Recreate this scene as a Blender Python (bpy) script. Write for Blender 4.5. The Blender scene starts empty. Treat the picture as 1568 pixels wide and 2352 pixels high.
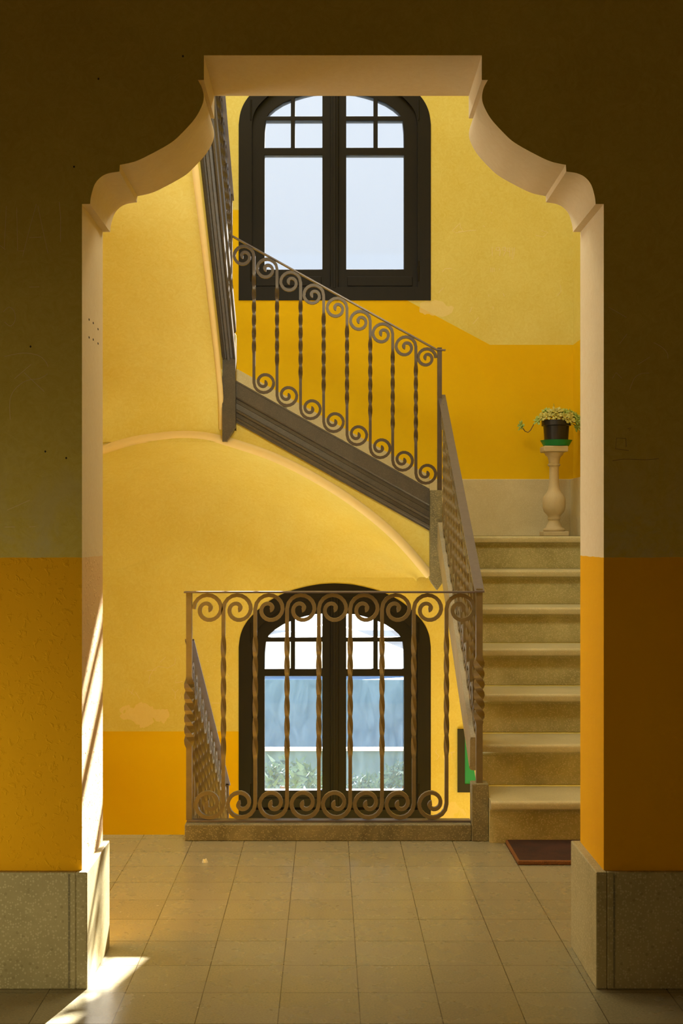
import bpy, bmesh, math, random
from mathutils import Vector, Matrix
random.seed(7)
scn = bpy.context.scene
COL = scn.collection

# ------------------------------------------------------------------ camera
F, CX, CY, EYE = 2890.0, 752.0, 1228.0, 1.184      # focal length in pixels, vanishing point, eye height
cam_d = bpy.data.cameras.new('camera'); cam = bpy.data.objects.new('camera', cam_d); COL.objects.link(cam)
cam.location = (0, 0, EYE); cam.rotation_euler = (math.pi/2, 0, 0)
cam_d.sensor_fit = 'VERTICAL'; cam_d.sensor_height = 36; cam_d.sensor_width = 24
cam_d.lens = F/2352*36
cam_d.shift_x = (784-CX)/2352; cam_d.shift_y = (CY-1176)/2352
cam_d.clip_start = .05; cam_d.clip_end = 500
scn.camera = cam

# ------------------------------------------------------------------ world, sun, lights, exposure
scn.view_settings.view_transform = 'Standard'; scn.view_settings.look = 'None'
scn.view_settings.gamma = 1; scn.view_settings.use_curve_mapping = False
scn.view_settings.exposure = 0.0
w = bpy.data.worlds.new('sky'); scn.world = w; w.use_nodes = True
nt = w.node_tree; nt.nodes.clear()
wo = nt.nodes.new('ShaderNodeOutputWorld'); bg = nt.nodes.new('ShaderNodeBackground')
tc = nt.nodes.new('ShaderNodeTexCoord'); sp = nt.nodes.new('ShaderNodeSeparateXYZ'); rp = nt.nodes.new('ShaderNodeValToRGB')
nt.links.new(tc.outputs['Generated'], sp.inputs[0]); nt.links.new(sp.outputs['Z'], rp.inputs[0])
e = rp.color_ramp.elements
e[0].position = 0.0; e[0].color = (.80, .87, .95, 1)
e[1].position = 1.0; e[1].color = (1.6, 2.3, 3.6, 1)
for p, c in ((.20, (.74, .82, .92, 1)), (.40, (.86, .95, 1.08, 1)), (.55, (2.2, 2.7, 3.4, 1))):
    k = e.new(p); k.color = c
nt.links.new(rp.outputs[0], bg.inputs[0]); bg.inputs[1].default_value = 1.0
nt.links.new(bg.outputs[0], wo.inputs[0])

def light(name, kind, loc, direction, energy, color, size=1, size_y=None, portal=False, angle=None):
    d = bpy.data.lights.new(name, kind); o = bpy.data.objects.new(name, d); COL.objects.link(o)
    o.location = loc
    o.rotation_euler = Vector(direction).to_track_quat('-Z', 'Y').to_euler()
    d.energy = energy; d.color = color
    if kind == 'AREA':
        d.shape = 'RECTANGLE'; d.size = size; d.size_y = size_y or size
        if portal: d.cycles.is_portal = True
    if angle is not None: d.angle = angle
    return o
SUN = (-.242, -1.0, -.702)
light('sun', 'SUN', (1, 12, 8), SUN, 72, (1, .94, .84), angle=.009)
light('sky_portal_upper', 'AREA', (.04, 7.8, 3.3), (0, -1, 0), 1, (1, 1, 1), 1.15, 1.5, portal=True)
light('sky_portal_lower', 'AREA', (.04, 7.8, .2), (0, -1, 0), 1, (1, 1, 1), 1.15, 1.5, portal=True)
light('stairwell_fill', 'AREA', (-.55, 6.0, 5.9), (0, 0, -1), 60, (.98, 1, .92), 1.4, 1.6)  # unseen fill added above the well to brighten it
light('hall_window_light', 'AREA', (-2.3, 4.28, 1.75), (1, 0, -.05), 25, (1, .98, .84), 1.1, 1.5)
light('hall_top_fill', 'AREA', (.1, 4.25, 2.86), (0, .5, -1), 27, (1, .95, .68), .8, .5)  # added fill, out of view, aimed at the back wall
light('well_bounce_fill', 'AREA', (-.1, 5.8, -2.9), (0, .12, 1), 112, (.97, 1, .88), 1.5, 1.3)  # upward fill added below, standing in for daylight bounce in the well
light('entrance_fill', 'AREA', (.1, -1.2, .9), (0, 1, -.05), 6.3, (1, .85, .42), 2.6, 1.0)  # weak fill added behind the camera for the front wall
light('entrance_side_fill', 'AREA', (-1.9, 2.0, .5), (.5, 1, -.02), 4.2, (1, .88, .52), .5, .6).data.spread = 1.75  # low unseen fill added at left to lift that side of the front wall

# ------------------------------------------------------------------ helpers
def P(px, py, Y): return Vector(((px-CX)*Y/F, Y, EYE-(py-CY)*Y/F))
def link(o, parent=None, mat=None):
    COL.objects.link(o)
    if parent: o.parent = parent
    if mat: o.data.materials.append(mat)
    return o
def tag(o, label=None, cat=None, group=None, kind=None):
    if label: o['label'] = label
    if cat: o['category'] = cat
    if group: o['group'] = group
    if kind: o['kind'] = kind
    return o
def thing(name, label, cat, loc=(0, 0, 0), group=None):
    o = bpy.data.objects.new(name, None); COL.objects.link(o); o.location = loc
    o.empty_display_size = .1
    return tag(o, label, cat, group)
def smooth(me, ang=35):
    me.polygons.foreach_set('use_smooth', [True]*len(me.polygons))
    me.set_sharp_from_angle(angle=math.radians(ang))
def obj(name, bm, mat, parent=None, sm=None, loc=None):
    bmesh.ops.recalc_face_normals(bm, faces=bm.faces)
    me = bpy.data.meshes.new(name); bm.to_mesh(me); bm.free()
    if sm: smooth(me, sm)
    o = bpy.data.objects.new(name, me); link(o, parent, mat)
    if parent is not None and loc is None:      # geometry is written in world coordinates
        pl = parent.location.copy(); q = parent
        while q.parent: q = q.parent; pl += q.location
        me.transform(Matrix.Translation(-pl))
    if loc is not None: o.location = loc
    return o
def bevel(o, w=.004, seg=2, ang=40):
    m = o.modifiers.new('bevel', 'BEVEL'); m.width = w; m.segments = seg; m.limit_method = 'ANGLE'; m.angle_limit = math.radians(ang)
    return o
def box(bm, x0, x1, y0, y1, z0, z1):
    v = [bm.verts.new((x, y, z)) for z in (z0, z1) for y in (y0, y1) for x in (x0, x1)]
    for f in ((0, 1, 3, 2), (4, 6, 7, 5), (0, 4, 5, 1), (2, 3, 7, 6), (0, 2, 6, 4), (1, 5, 7, 3)):
        bm.faces.new([v[i] for i in f])
    return bm
def boxo(name, b, mat, parent=None, bev=None):
    o = obj(name, box(bmesh.new(), *b), mat, parent)
    if bev: bevel(o, bev)
    return o
def prism(bm, pts, vec):
    a = [bm.verts.new(p) for p in pts]; b = [bm.verts.new(Vector(p)+Vector(vec)) for p in pts]
    bm.faces.new(a); bm.faces.new(b[::-1])
    n = len(a)
    for i in range(n): bm.faces.new((a[i], b[i], b[(i+1) % n], a[(i+1) % n]))
    return bm
def plate(name, outer, holes, y0, y1, mat, parent=None, sm=None):
    """outline with holes in the XZ plane, thickness from y0 to y1"""
    cu = bpy.data.curves.new(name, 'CURVE'); cu.dimensions = '2D'; cu.fill_mode = 'BOTH'; cu.extrude = abs(y1-y0)/2
    for ring in [outer]+list(holes):
        s = cu.splines.new('POLY'); s.points.add(len(ring)-1); s.use_cyclic_u = True
        for i, (x, z) in enumerate(ring): s.points[i].co = (x, z, 0, 1)
    t = bpy.data.objects.new(name, cu); COL.objects.link(t)
    dg = bpy.context.evaluated_depsgraph_get()
    me = bpy.data.meshes.new_from_object(t.evaluated_get(dg))
    bpy.data.objects.remove(t); bpy.data.curves.remove(cu)
    ym = (y0+y1)/2
    for v in me.vertices:
        x, y, z = v.co; v.co = (x, ym-z, y)
    bm = bmesh.new(); bm.from_mesh(me); bmesh.ops.remove_doubles(bm, verts=bm.verts, dist=1e-5)
    bpy.data.meshes.remove(me)
    return obj(name, bm, mat, parent, sm=sm)
def lathe(bm, prof, c, n=32):
    rings = []
    for r, z in prof: rings.append([bm.verts.new((c[0]+r*math.cos(2*math.pi*i/n), c[1]+r*math.sin(2*math.pi*i/n), c[2]+z)) for i in range(n)])
    for a, b in zip(rings, rings[1:]):
        for i in range(n): bm.faces.new((a[i], a[(i+1) % n], b[(i+1) % n], b[i]))
    bm.faces.new(rings[0][::-1]); bm.faces.new(rings[-1])
    return bm
def tube(bm, pts, r, n=8):
    pts = [Vector(p) for p in pts]; rings = []
    for i, p in enumerate(pts):
        t = (pts[min(i+1, len(pts)-1)]-pts[max(i-1, 0)]).normalized()
        a = t.orthogonal().normalized() if i == 0 else (rings_a-t*rings_a.dot(t)).normalized()
        rings_a = a; b = t.cross(a)
        rr = r[i] if isinstance(r, (list, tuple)) else r
        rings.append([bm.verts.new(p+a*rr*math.cos(2*math.pi*k/n)+b*rr*math.sin(2*math.pi*k/n)) for k in range(n)])
    for a, b in zip(rings, rings[1:]):
        for i in range(n): bm.faces.new((a[i], a[(i+1) % n], b[(i+1) % n], b[i]))
    bm.faces.new(rings[0][::-1]); bm.faces.new(rings[-1])
    return bm
def spline(pts, n=8):
    """Catmull-Rom through 2-tuples"""
    out = []
    p = [pts[0]]+list(pts)+[pts[-1]]
    for i in range(1, len(p)-2):
        for k in range(n):
            t = k/n
            out.append(tuple(.5*((2*p[i][j])+(-p[i-1][j]+p[i+1][j])*t+(2*p[i-1][j]-5*p[i][j]+4*p[i+1][j]-p[i+2][j])*t*t+(-p[i-1][j]+3*p[i][j]-3*p[i+1][j]+p[i+2][j])*t**3) for j in range(len(p[0]))))
    out.append(tuple(pts[-1])); return out

# ------------------------------------------------------------------ materials
class NB:
    def __init__(s, name):
        s.m = bpy.data.materials.new(name); s.m.use_nodes = True; s.t = s.m.node_tree
        s.b = s.t.nodes['Principled BSDF']; s.out = s.t.nodes['Material Output']
        g = s.t.nodes.new('ShaderNodeNewGeometry'); s.geo = g; s.pos = g.outputs['Position']
    def n(s, k, **kw):
        x = s.t.nodes.new(k)
        for a, v in kw.items(): setattr(x, a, v)
        return x
    def set(s, sock, v):
        if hasattr(v, 'is_linked'): s.t.links.new(v, sock)
        else: sock.default_value = v if not (isinstance(v, tuple) and len(v) == 3 and sock.type == 'RGBA') else (*v, 1)
    def noise(s, scale, detail=4, rough=.6, dist=0, vec=None):
        x = s.n('ShaderNodeTexNoise'); s.set(x.inputs['Vector'], vec or s.pos)
        x.inputs['Scale'].default_value = scale; x.inputs['Detail'].default_value = detail
        x.inputs['Roughness'].default_value = rough; x.inputs['Distortion'].default_value = dist
        return x.outputs['Fac']
    def voro(s, scale, vec=None, feature='F1'):
        x = s.n('ShaderNodeTexVoronoi', feature=feature); s.set(x.inputs['Vector'], vec or s.pos); x.inputs['Scale'].default_value = scale
        return x
    def ramp(s, fac, stops):
        x = s.n('ShaderNodeValToRGB'); el = x.color_ramp.elements
        while len(el) < len(stops): el.new(.5)
        for q, (p, c) in zip(el, stops): q.position = p; q.color = (c, c, c, 1) if not isinstance(c, tuple) else (*c, 1)
        s.set(x.inputs[0], fac); return x.outputs[0]
    def mix(s, fac, a, b, mode='MIX'):
        x = s.n('ShaderNodeMix', data_type='RGBA', blend_type=mode)
        s.set(x.inputs[0], fac); s.set(x.inputs[6], a); s.set(x.inputs[7], b); return x.outputs[2]
    def math(s, op, a, b=0.0, c=None):
        x = s.n('ShaderNodeMath', operation=op); s.set(x.inputs[0], a); s.set(x.inputs[1], b)
        if c is not None: s.set(x.inputs[2], c)
        return x.outputs[0]
    def mrange(s, v, a, b, c, d):
        x = s.n('ShaderNodeMapRange'); s.set(x.inputs[0], v)
        for i, q in zip((1, 2, 3, 4), (a, b, c, d)): x.inputs[i].default_value = q
        return x.outputs[0]
    def xyz(s, v=None):
        x = s.n('ShaderNodeSeparateXYZ'); s.set(x.inputs[0], v or s.pos); return x.outputs
    def bump(s, h, strength=.3, dist=.003):
        x = s.n('ShaderNodeBump'); s.set(x.inputs['Height'], h); x.inputs['Strength'].default_value = strength; x.inputs['Distance'].default_value = dist
        s.t.links.new(x.outputs[0], s.b.inputs['Normal'])
    def fin(s, col, rough=.8, metal=0.0, spec=None):
        s.set(s.b.inputs['Base Color'], col); s.set(s.b.inputs['Roughness'], rough); s.b.inputs['Metallic'].default_value = metal
        if spec is not None: s.b.inputs['Specular IOR Level'].default_value = spec
        return s.m

YEL, YEL2 = (.79, .685, .235), (.71, .56, .125)
ORA, ORA2 = (.84, .54, .006), (.79, .465, .003)
def plaster_light(nb, a=YEL, b=YEL2):
    big = nb.ramp(nb.noise(1.3, 5, .62, .6), [(.36, 0.), (.66, 1.)])
    fine = nb.ramp(nb.noise(26, 7, .78, 2.2), [(.36, 0.), (.62, 1.)])
    f = nb.math('ADD', nb.math('MULTIPLY', big, .55), nb.math('MULTIPLY', fine, .6))
    return nb.mix(f, a, b)
def plaster_orange(nb):
    big = nb.ramp(nb.noise(1.1, 4, .6, .3), [(.35, 0.), (.7, 1.)])
    return nb.mix(big, ORA, ORA2)
def rough_bump(nb, s=.25):
    h = nb.math('ADD', nb.math('MULTIPLY', nb.noise(9, 3), .7), nb.math('MULTIPLY', nb.noise(70, 4, .6), .25))
    nb.bump(h, s, .006); nb.b.inputs['Specular IOR Level'].default_value = .12
def m_back_wall():
    nb = NB('wall_plaster_back'); x, y, z = nb.xyz()
    L = nb.mrange(x, -.53, .962, 3.107, 2.308)
    L1 = nb.mrange(x, -.53, .64, 1.9, 1.2)
    up = nb.math('MULTIPLY', nb.math('LESS_THAN', z, L), nb.math('GREATER_THAN', z, L1))
    dn = nb.math('LESS_THAN', z, nb.math('SUBTRACT', L, 3.088))
    f = nb.math('MINIMUM', nb.math('ADD', up, dn), 1.0)
    c = nb.mix(f, plaster_light(nb), plaster_orange(nb))
    # pale repair patches with a shape of their own
    n = nb.noise(11, 3, .5)
    def patch(cx, cz, rx, rz):
        dx = nb.math('DIVIDE', nb.math('SUBTRACT', x, cx), rx); dz = nb.math('DIVIDE', nb.math('SUBTRACT', z, cz), rz)
        d = nb.math('ADD', nb.math('MULTIPLY', dx, dx), nb.math('MULTIPLY', dz, dz))
        return nb.math('LESS_THAN', nb.math('ADD', d, nb.math('MULTIPLY', n, 3.4)), 2.35)
    p1 = P(330, 1640, 7.45); p2 = P(1000, 708, 7.45); p3 = P(1030, 1860, 7.45)
    c = nb.mix(nb.math('MULTIPLY', patch(p1.x, p1.z, .145, .085), .6), c, (.86, .66, .34))
    c = nb.mix(nb.math('MULTIPLY', patch(p2.x, p2.z, .12, .05), .55), c, (.86, .68, .36))
    c = nb.mix(nb.math('MULTIPLY', patch(p3.x, p3.z, .12, .07), .35), c, (.86, .66, .34))
    rough_bump(nb); return nb.fin(c, .75)
def m_dado(name, h, a=YEL, b=YEL2, stain=False):
    nb = NB(name); x, y, z = nb.xyz()
    c = plaster_light(nb, a, b)
    if stain:   # grime band just above the dado near the corners of the opening
        g = nb.math('MULTIPLY', nb.mrange(z, 1.12, 1.5, 1, 0), nb.ramp(nb.noise(7, 5, .7, .5), [(.42, 0.), (.62, 1.)]))
        c = nb.mix(nb.math('MULTIPLY', g, .55), c, (.52, .46, .28))
    o = plaster_orange(nb)
    wav = nb.math('MULTIPLY', nb.math('SUBTRACT', nb.noise(22, 3), .5), .006)
    f = nb.math('LESS_THAN', nb.math('ADD', z, wav), h)
    c = nb.mix(f, c, o)
    pits = nb.ramp(nb.noise(55, 3, .55, .6), [(.56, 0.), (.70, 1.)])
    left = nb.math('MULTIPLY', f, nb.math('LESS_THAN', x, 0.0))
    hh = nb.math('ADD', nb.noise(8, 3), nb.math('MULTIPLY', pits, nb.math('ADD', nb.math('MULTIPLY', left, .8), .08)))
    nb.bump(hh, .35, .006); nb.b.inputs['Specular IOR Level'].default_value = .12; return nb.fin(c, .72)
M = {}
M['back'] = m_back_wall()
_o = (ORA, ORA2)
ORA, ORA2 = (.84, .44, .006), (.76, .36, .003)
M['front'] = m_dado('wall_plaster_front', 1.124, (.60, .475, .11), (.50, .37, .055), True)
M['jamb'] = m_dado('opening_plaster', 1.124, (.80, .68, .50), (.74, .60, .40))
nb = NB('wall_plaster_plain'); c = plaster_light(nb); rough_bump(nb); M['plain'] = nb.fin(c, .75)
M['hall'] = m_dado('hall_plaster', 1.124)
ORA, ORA2 = (.82, .60, .36), (.76, .52, .28)  # paler dado: sun glare on the left reveal put into its colour
M['jamb_left'] = m_dado('opening_plaster_sunlit', 1.124, (.80, .68, .50), (.74, .60, .40))
ORA, ORA2 = _o
M['right'] = m_dado('stair_plaster', 2.308)
nb = NB('vault_rim_plaster'); c = nb.mix(nb.noise(14, 4), (.86, .68, .34), (.80, .60, .27)); rough_bump(nb, .1); M['rim'] = nb.fin(c, .7)
nb = NB('ceiling_plaster'); c = nb.mix(nb.noise(5, 4), (.62, .52, .34), (.56, .46, .28)); M['ceil'] = nb.fin(c, .85)

def m_stone(name, base, dark, light, rough=.55, spk=.5, grime=.5, scale=1.0):
    nb = NB(name)
    big = nb.ramp(nb.noise(4.5, 6, .7, .8), [(.38, 0.), (.68, 1.)])
    c = nb.mix(nb.math('MULTIPLY', big, grime), base, dark)
    v = nb.voro(170*scale); cell = nb.xyz(v.outputs['Color'])
    chip = nb.math('MULTIPLY', nb.math('GREATER_THAN', cell[0], .5), nb.math('LESS_THAN', v.outputs['Distance'], .42))
    c = nb.mix(nb.math('MULTIPLY', chip, spk), c, light)
    v2 = nb.voro(60*scale); c2 = nb.xyz(v2.outputs['Color'])
    chip2 = nb.math('MULTIPLY', nb.math('GREATER_THAN', c2[1], .86), nb.math('LESS_THAN', v2.outputs['Distance'], .22))
    c = nb.mix(nb.math('MULTIPLY', chip2, spk*.9), c, dark)
    nb.bump(nb.noise(60, 4, .6), .18, .003)
    return nb.fin(c, rough)
M['stone'] = m_stone('terrazzo_step', (.50, .44, .21), (.30, .26, .10), (.74, .64, .40), .5, .45, .75)
M['tread'] = m_stone('terrazzo_tread', (.50, .435, .25), (.36, .31, .16), (.74, .64, .42), .32, .25, .5)
M['plinth'] = m_stone('terrazzo_plinth', (.44, .37, .19), (.27, .22, .095), (.60, .53, .31), .5, .6, .6, .9)
M['skirt'] = m_stone('pale_skirting_stone', (.66, .56, .34), (.50, .40, .20), (.78, .70, .48), .5, .3, .5)
M['dark'] = m_stone('dark_stringer_stone', (.085, .068, .052), (.050, .040, .032), (.15, .125, .095), .42, .35, .7, 1.2)
M['curb'] = m_stone('grey_curb_stone', (.24, .20, .105), (.10, .085, .045), (.42, .36, .20), .5, .5, .9)
M['string1'] = m_stone('worn_stringer_stone', (.38, .31, .19), (.22, .17, .09), (.5, .44, .30), .5, .3, .6)
M['ped'] = m_stone('pedestal_stone', (.60, .47, .27), (.44, .33, .16), (.7, .58, .36), .7, .15, .5)
# floor tiles
nb = NB('terrazzo_floor_tiles')
mp = nb.n('ShaderNodeMapping'); nb.set(mp.inputs[0], nb.pos); mp.inputs[1].default_value = (.121+.2007*40, -3.046+.2065*60, 0)
br = nb.n('ShaderNodeTexBrick'); br.offset = 0; br.squash = 1; nb.set(br.inputs['Vector'], mp.outputs[0])
for k, v in (('Scale', 1), ('Brick Width', .2007), ('Row Height', .2065), ('Mortar Size', .0014), ('Mortar Smooth', .2), ('Bias', 0)): br.inputs[k].default_value = v
br.inputs['Color1'].default_value = (.33, .285, .17, 1); br.inputs['Color2'].default_value = (.30, .25, .14, 1); br.inputs['Mortar'].default_value = (.045, .03, .012, 1)
sp_ = nb.ramp(nb.noise(170, 2, .5), [(.35, .84), (.65, 1.10)])
c = nb.mix(1.0, br.outputs['Color'], sp_, 'MULTIPLY')
c = nb.mix(nb.math('MULTIPLY', nb.noise(3.2, 2, .5), .45), c, (.27, .22, .12))
v = nb.voro(75); cc = nb.xyz(v.outputs['Color'])
c = nb.mix(nb.math('MULTIPLY', nb.math('MULTIPLY', nb.math('GREATER_THAN', cc[0], .8), nb.math('LESS_THAN', v.outputs['Distance'], .2)), .35), c, (.13, .09, .045))
rg = nb.ramp(nb.noise(6, 4), [(.3, .22), (.7, .32)])
nb.bump(br.outputs['Fac'], -.35, .002)
M['floor'] = nb.fin(c, rg)
nb = NB('dark_iron'); c = nb.mix(nb.noise(30, 4), (.115, .078, .047), (.062, .043, .028)); nb.bump(nb.noise(90, 3), .15, .001); M['iron'] = nb.fin(c, .38, .25)
nb = NB('lit_iron'); c = nb.mix(nb.noise(22, 5), (.235, .175, .085), (.13, .095, .045)); nb.bump(nb.noise(90, 3), .2, .001); M['iron_lit'] = nb.fin(c, .42, .2)  # lighter copy of the iron; stronger light on these railings put into colour
nb = NB('handrail_iron'); c = nb.mix(nb.noise(40, 4), (.17, .135, .13), (.115, .09, .085)); M['rail'] = nb.fin(c, .33, .3)
nb = NB('dark_window_wood'); mp = nb.n('ShaderNodeMapping'); nb.set(mp.inputs[0], nb.pos); mp.inputs[3].default_value = (60, 60, 3)
c = nb.mix(nb.noise(1, 4, vec=mp.outputs[0]), (.012, .0085, .0075), (.006, .0045, .0045)); nb.bump(nb.noise(1, 3, vec=mp.outputs[0]), .15, .001); M['wood'] = nb.fin(c, .5, 0, .25)
def m_glass(name, haze, col, lo):
    nb = NB(name); t = nb.t; t.nodes.remove(nb.b)
    tr = nb.n('ShaderNodeBsdfTransparent'); di = nb.n('ShaderNodeBsdfTranslucent'); gl = nb.n('ShaderNodeBsdfGlossy')
    df = nb.n('ShaderNodeBsdfDiffuse')
    tr.inputs[0].default_value = (.97, .985, 1, 1); di.inputs[0].default_value = (*col, 1); df.inputs[0].default_value = (*col, 1); gl.inputs['Roughness'].default_value = .05
    d2 = nb.n('ShaderNodeMixShader'); d2.inputs[0].default_value = .3; t.links.new(di.outputs[0], d2.inputs[1]); t.links.new(df.outputs[0], d2.inputs[2])
    mp = nb.n('ShaderNodeMapping'); nb.set(mp.inputs[0], nb.pos); mp.inputs[3].default_value = (1, 1, .35)
    sm_ = nb.noise(14, 6, .7, 1.2, vec=mp.outputs[0])
    f = nb.ramp(sm_, [(.3, haze*lo), (.75, haze)])
    m1 = nb.n('ShaderNodeMixShader'); t.links.new(f, m1.inputs[0]); t.links.new(tr.outputs[0], m1.inputs[1]); t.links.new(d2.outputs[0], m1.inputs[2])
    m2 = nb.n('ShaderNodeMixShader'); m2.inputs[0].default_value = .04; t.links.new(m1.outputs[0], m2.inputs[1]); t.links.new(gl.outputs[0], m2.inputs[2])
    t.links.new(m2.outputs[0], nb.out.inputs[0]); return nb.m
M['glass'] = m_glass('window_glass_clean', .0015, (.9, .95, 1), .3)
M['glass_dirty'] = m_glass('window_glass_dusty', .019, (.50, .75, 1), .25)
def plainm(name, c, rough=.7, c2=None, sc=20, bump=0, metal=0):
    nb = NB(name)
    col = nb.mix(nb.noise(sc, 4), c, c2 or tuple(q*.8 for q in c))
    if bump: nb.bump(nb.noise(sc*3, 4), bump, .003)
    return nb.fin(col, rough, metal)
M['scratch'] = plainm('scratched_plaster', (.88, .72, .42), .9)
M['scratch_dim'] = plainm('faint_scratched_plaster', (.74, .57, .27), .9)
M['pencil'] = plainm('pencil_mark', (.22, .15, .06), .9)
M['hole'] = plainm('dark_hole', (.05, .035, .02), .9)

# ------------------------------------------------------------------ dimensions
YF, YB = 3.295, 3.600         # front wall with the opening
YW = 7.45                     # window wall
XR, XL = 1.454, -1.374        # stairwell side walls
XC = .040
H = .168; D = .287; Y1 = 4.79
LAND1, LAND2 = 7*H, 11*H      # 1.176, 1.848
LOW = LAND2-3.107             # lower left landing

# ------------------------------------------------------------------ structure: floor, walls, ceiling
def struct(o): o['kind'] = 'structure'; return o
struct(boxo('floor', (-2.4, 2.4, -1.6, 4.965, -.16, 0), M['floor']))
# wall with the shaped opening
px2 = .00114
half = [(599, 2900), (599, 468.5), (580.5, 468.5)]
sm_arc = spline([(580.5, 468.5), (578, 450), (570, 424), (556, 407), (538, 398), (513, 394)], 5)
big_arc = spline([(512, 378.5), (478, 371), (443, 355), (395, 328), (370, 306), (341, 274), (325, 246), (319.5, 225), (323, 203), (333, 183.5)], 5)
half = half[:2]+sm_arc+big_arc+[(319, 183.5), (319, 127)]
def hz(y): return EYE-(y-CY)*px2
left = [(XC-d*px2, hz(y)) for d, y in half]; right = [(XC+d*px2, hz(y)) for d, y in half]
left[0] = (left[0][0], -.1); right[0] = (right[0][0], -.1)
outer = [(-2.4, -.1)]+left+right[::-1]+[(2.4, -.1), (2.4, 3.1), (-2.4, 3.1)]
wf = struct(plate('wall_front', outer, [], YF, YB, M['front'], sm=25))
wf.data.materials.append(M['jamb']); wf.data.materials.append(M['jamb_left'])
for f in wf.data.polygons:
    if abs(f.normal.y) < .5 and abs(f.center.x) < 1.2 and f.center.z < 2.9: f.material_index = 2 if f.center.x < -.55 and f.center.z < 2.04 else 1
tag(wf, 'ochre and orange plaster wall with the scalloped opening', None)
# stone bases of the opening
for side, nm in ((-1, 'baseboard_left'), (1, 'baseboard_right')):
    bm = bmesh.new()
    xi = -.626 if side < 0 else .699
    t_ = .305
    x0, x1 = (-2.4, xi) if side < 0 else (xi, 2.4)
    z0, z1 = 0, .305
    # corner slab, narrow joint groove and long slab
    g = .047
    if side < 0:
        box(bm, x1-.029, x1, 3.277, 3.617, z0, z1); box(bm, x0, x1-.0291, 3.277, 3.2945, z0, z1-.0005)
        gb = (x1-g-.0025, x1-g+.0025)
    else:
        box(bm, x0, x0+.029, 3.277, 3.617, z0, z1); box(bm, x0+.0291, x1, 3.277, 3.2945, z0, z1-.0005)
        gb = (x0+g-.0025, x0+g+.0025)
    o = struct(obj(nm, bm, M['plinth'])); bevel(o, .003)
    boxo('joint', (gb[0], gb[1], 3.2764, 3.2775, .004, .30), M['hole'] if False else M['curb'], o)
# window wall
S7 = YW/F
def W7(px, py): p = P(px, py, YW); return (p.x, p.z)
prof = [(0, 1340), (35, 1342), (70, 1348.5), (110, 1360), (150, 1380), (182, 1406), (204, 1431), (216, 1457), (220.5, 1486)]
def outline(inset, dy, bottom=1890):
    pr = spline(prof, 4); out = []
    for i, (d, y) in enumerate(pr):
        a = pr[max(i-1, 0)]; b = pr[min(i+1, len(pr)-1)]
        tx, ty = b[0]-a[0], b[1]-a[1]; l = math.hypot(tx, ty) or 1
        if i == 0: nx, ny = 0, 1
        elif i == len(pr)-1: nx, ny = -1, 0
        else: nx, ny = -ty/l, tx/l
        out.append((d+nx*inset, y+ny*inset))
    R = [(768.5+d, y) for d, y in out]; Lf = [(768.5-d, y) for d, y in out[1:]]
    ring = R+[(768.5+220.5-inset, bottom-inset), (768.5-220.5+inset, bottom-inset)]+Lf[::-1]
    return [W7(x, y+dy) for x, y in ring]
wb = struct(plate('wall_back', [(XL-.3, -3.4), (XR+.3, -3.4), (XR+.3, 6.2), (XL-.3, 6.2)], [outline(0, 0), outline(0, -1200)], YW, YW+.28, M['back']))
tag(wb, 'yellow window wall with orange dado at the back of the stairwell')
struct(boxo('wall_left', (XL-.2, XL, 4.97, YW, -3.4, 6.2), M['plain']))
struct(boxo('wall_right', (XR, XR+.2, YB, YW, -3.4, 6.2), M['right']))
struct(boxo('wall_hall_left', (-2.6, -2.4, -1.6, 5.17, -.1, 3.1), M['hall']))
struct(boxo('wall_hall_right', (2.4, 2.6, -1.6, YB, -.1, 3.1), M['hall']))
struct(boxo('wall_hall_end', (-2.4, XL-.2, 4.97, 5.17, -.1, 3.1), M['hall']))
struct(boxo('wall_entrance', (-2.6, 2.6, -1.8, -1.6, -.1, 3.1), M['hall']))
bm = bmesh.new(); box(bm, -2.6, 2.6, -1.8, 4.965, 2.947, 3.107); struct(obj('ceiling', bm, M['ceil']))
struct(boxo('ceiling_stairwell', (XL-.2, XR+.2, 4.8, YW+.3, 6.2, 6.35), M['ceil']))
struct(boxo('wall_upper_hall', (XL-.2, XR+.2, 4.6, 4.8, 3.5, 6.2), M['plain']))
struct(boxo('floor_cellar', (XL-.2, XR+.2, 4.8, YW+.3, -3.5, -3.38), M['floor']))
struct(boxo('wall_cellar', (XL-.2, XR+.2, 4.75, 4.96, -3.4, -.161), M['plain']))

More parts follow.
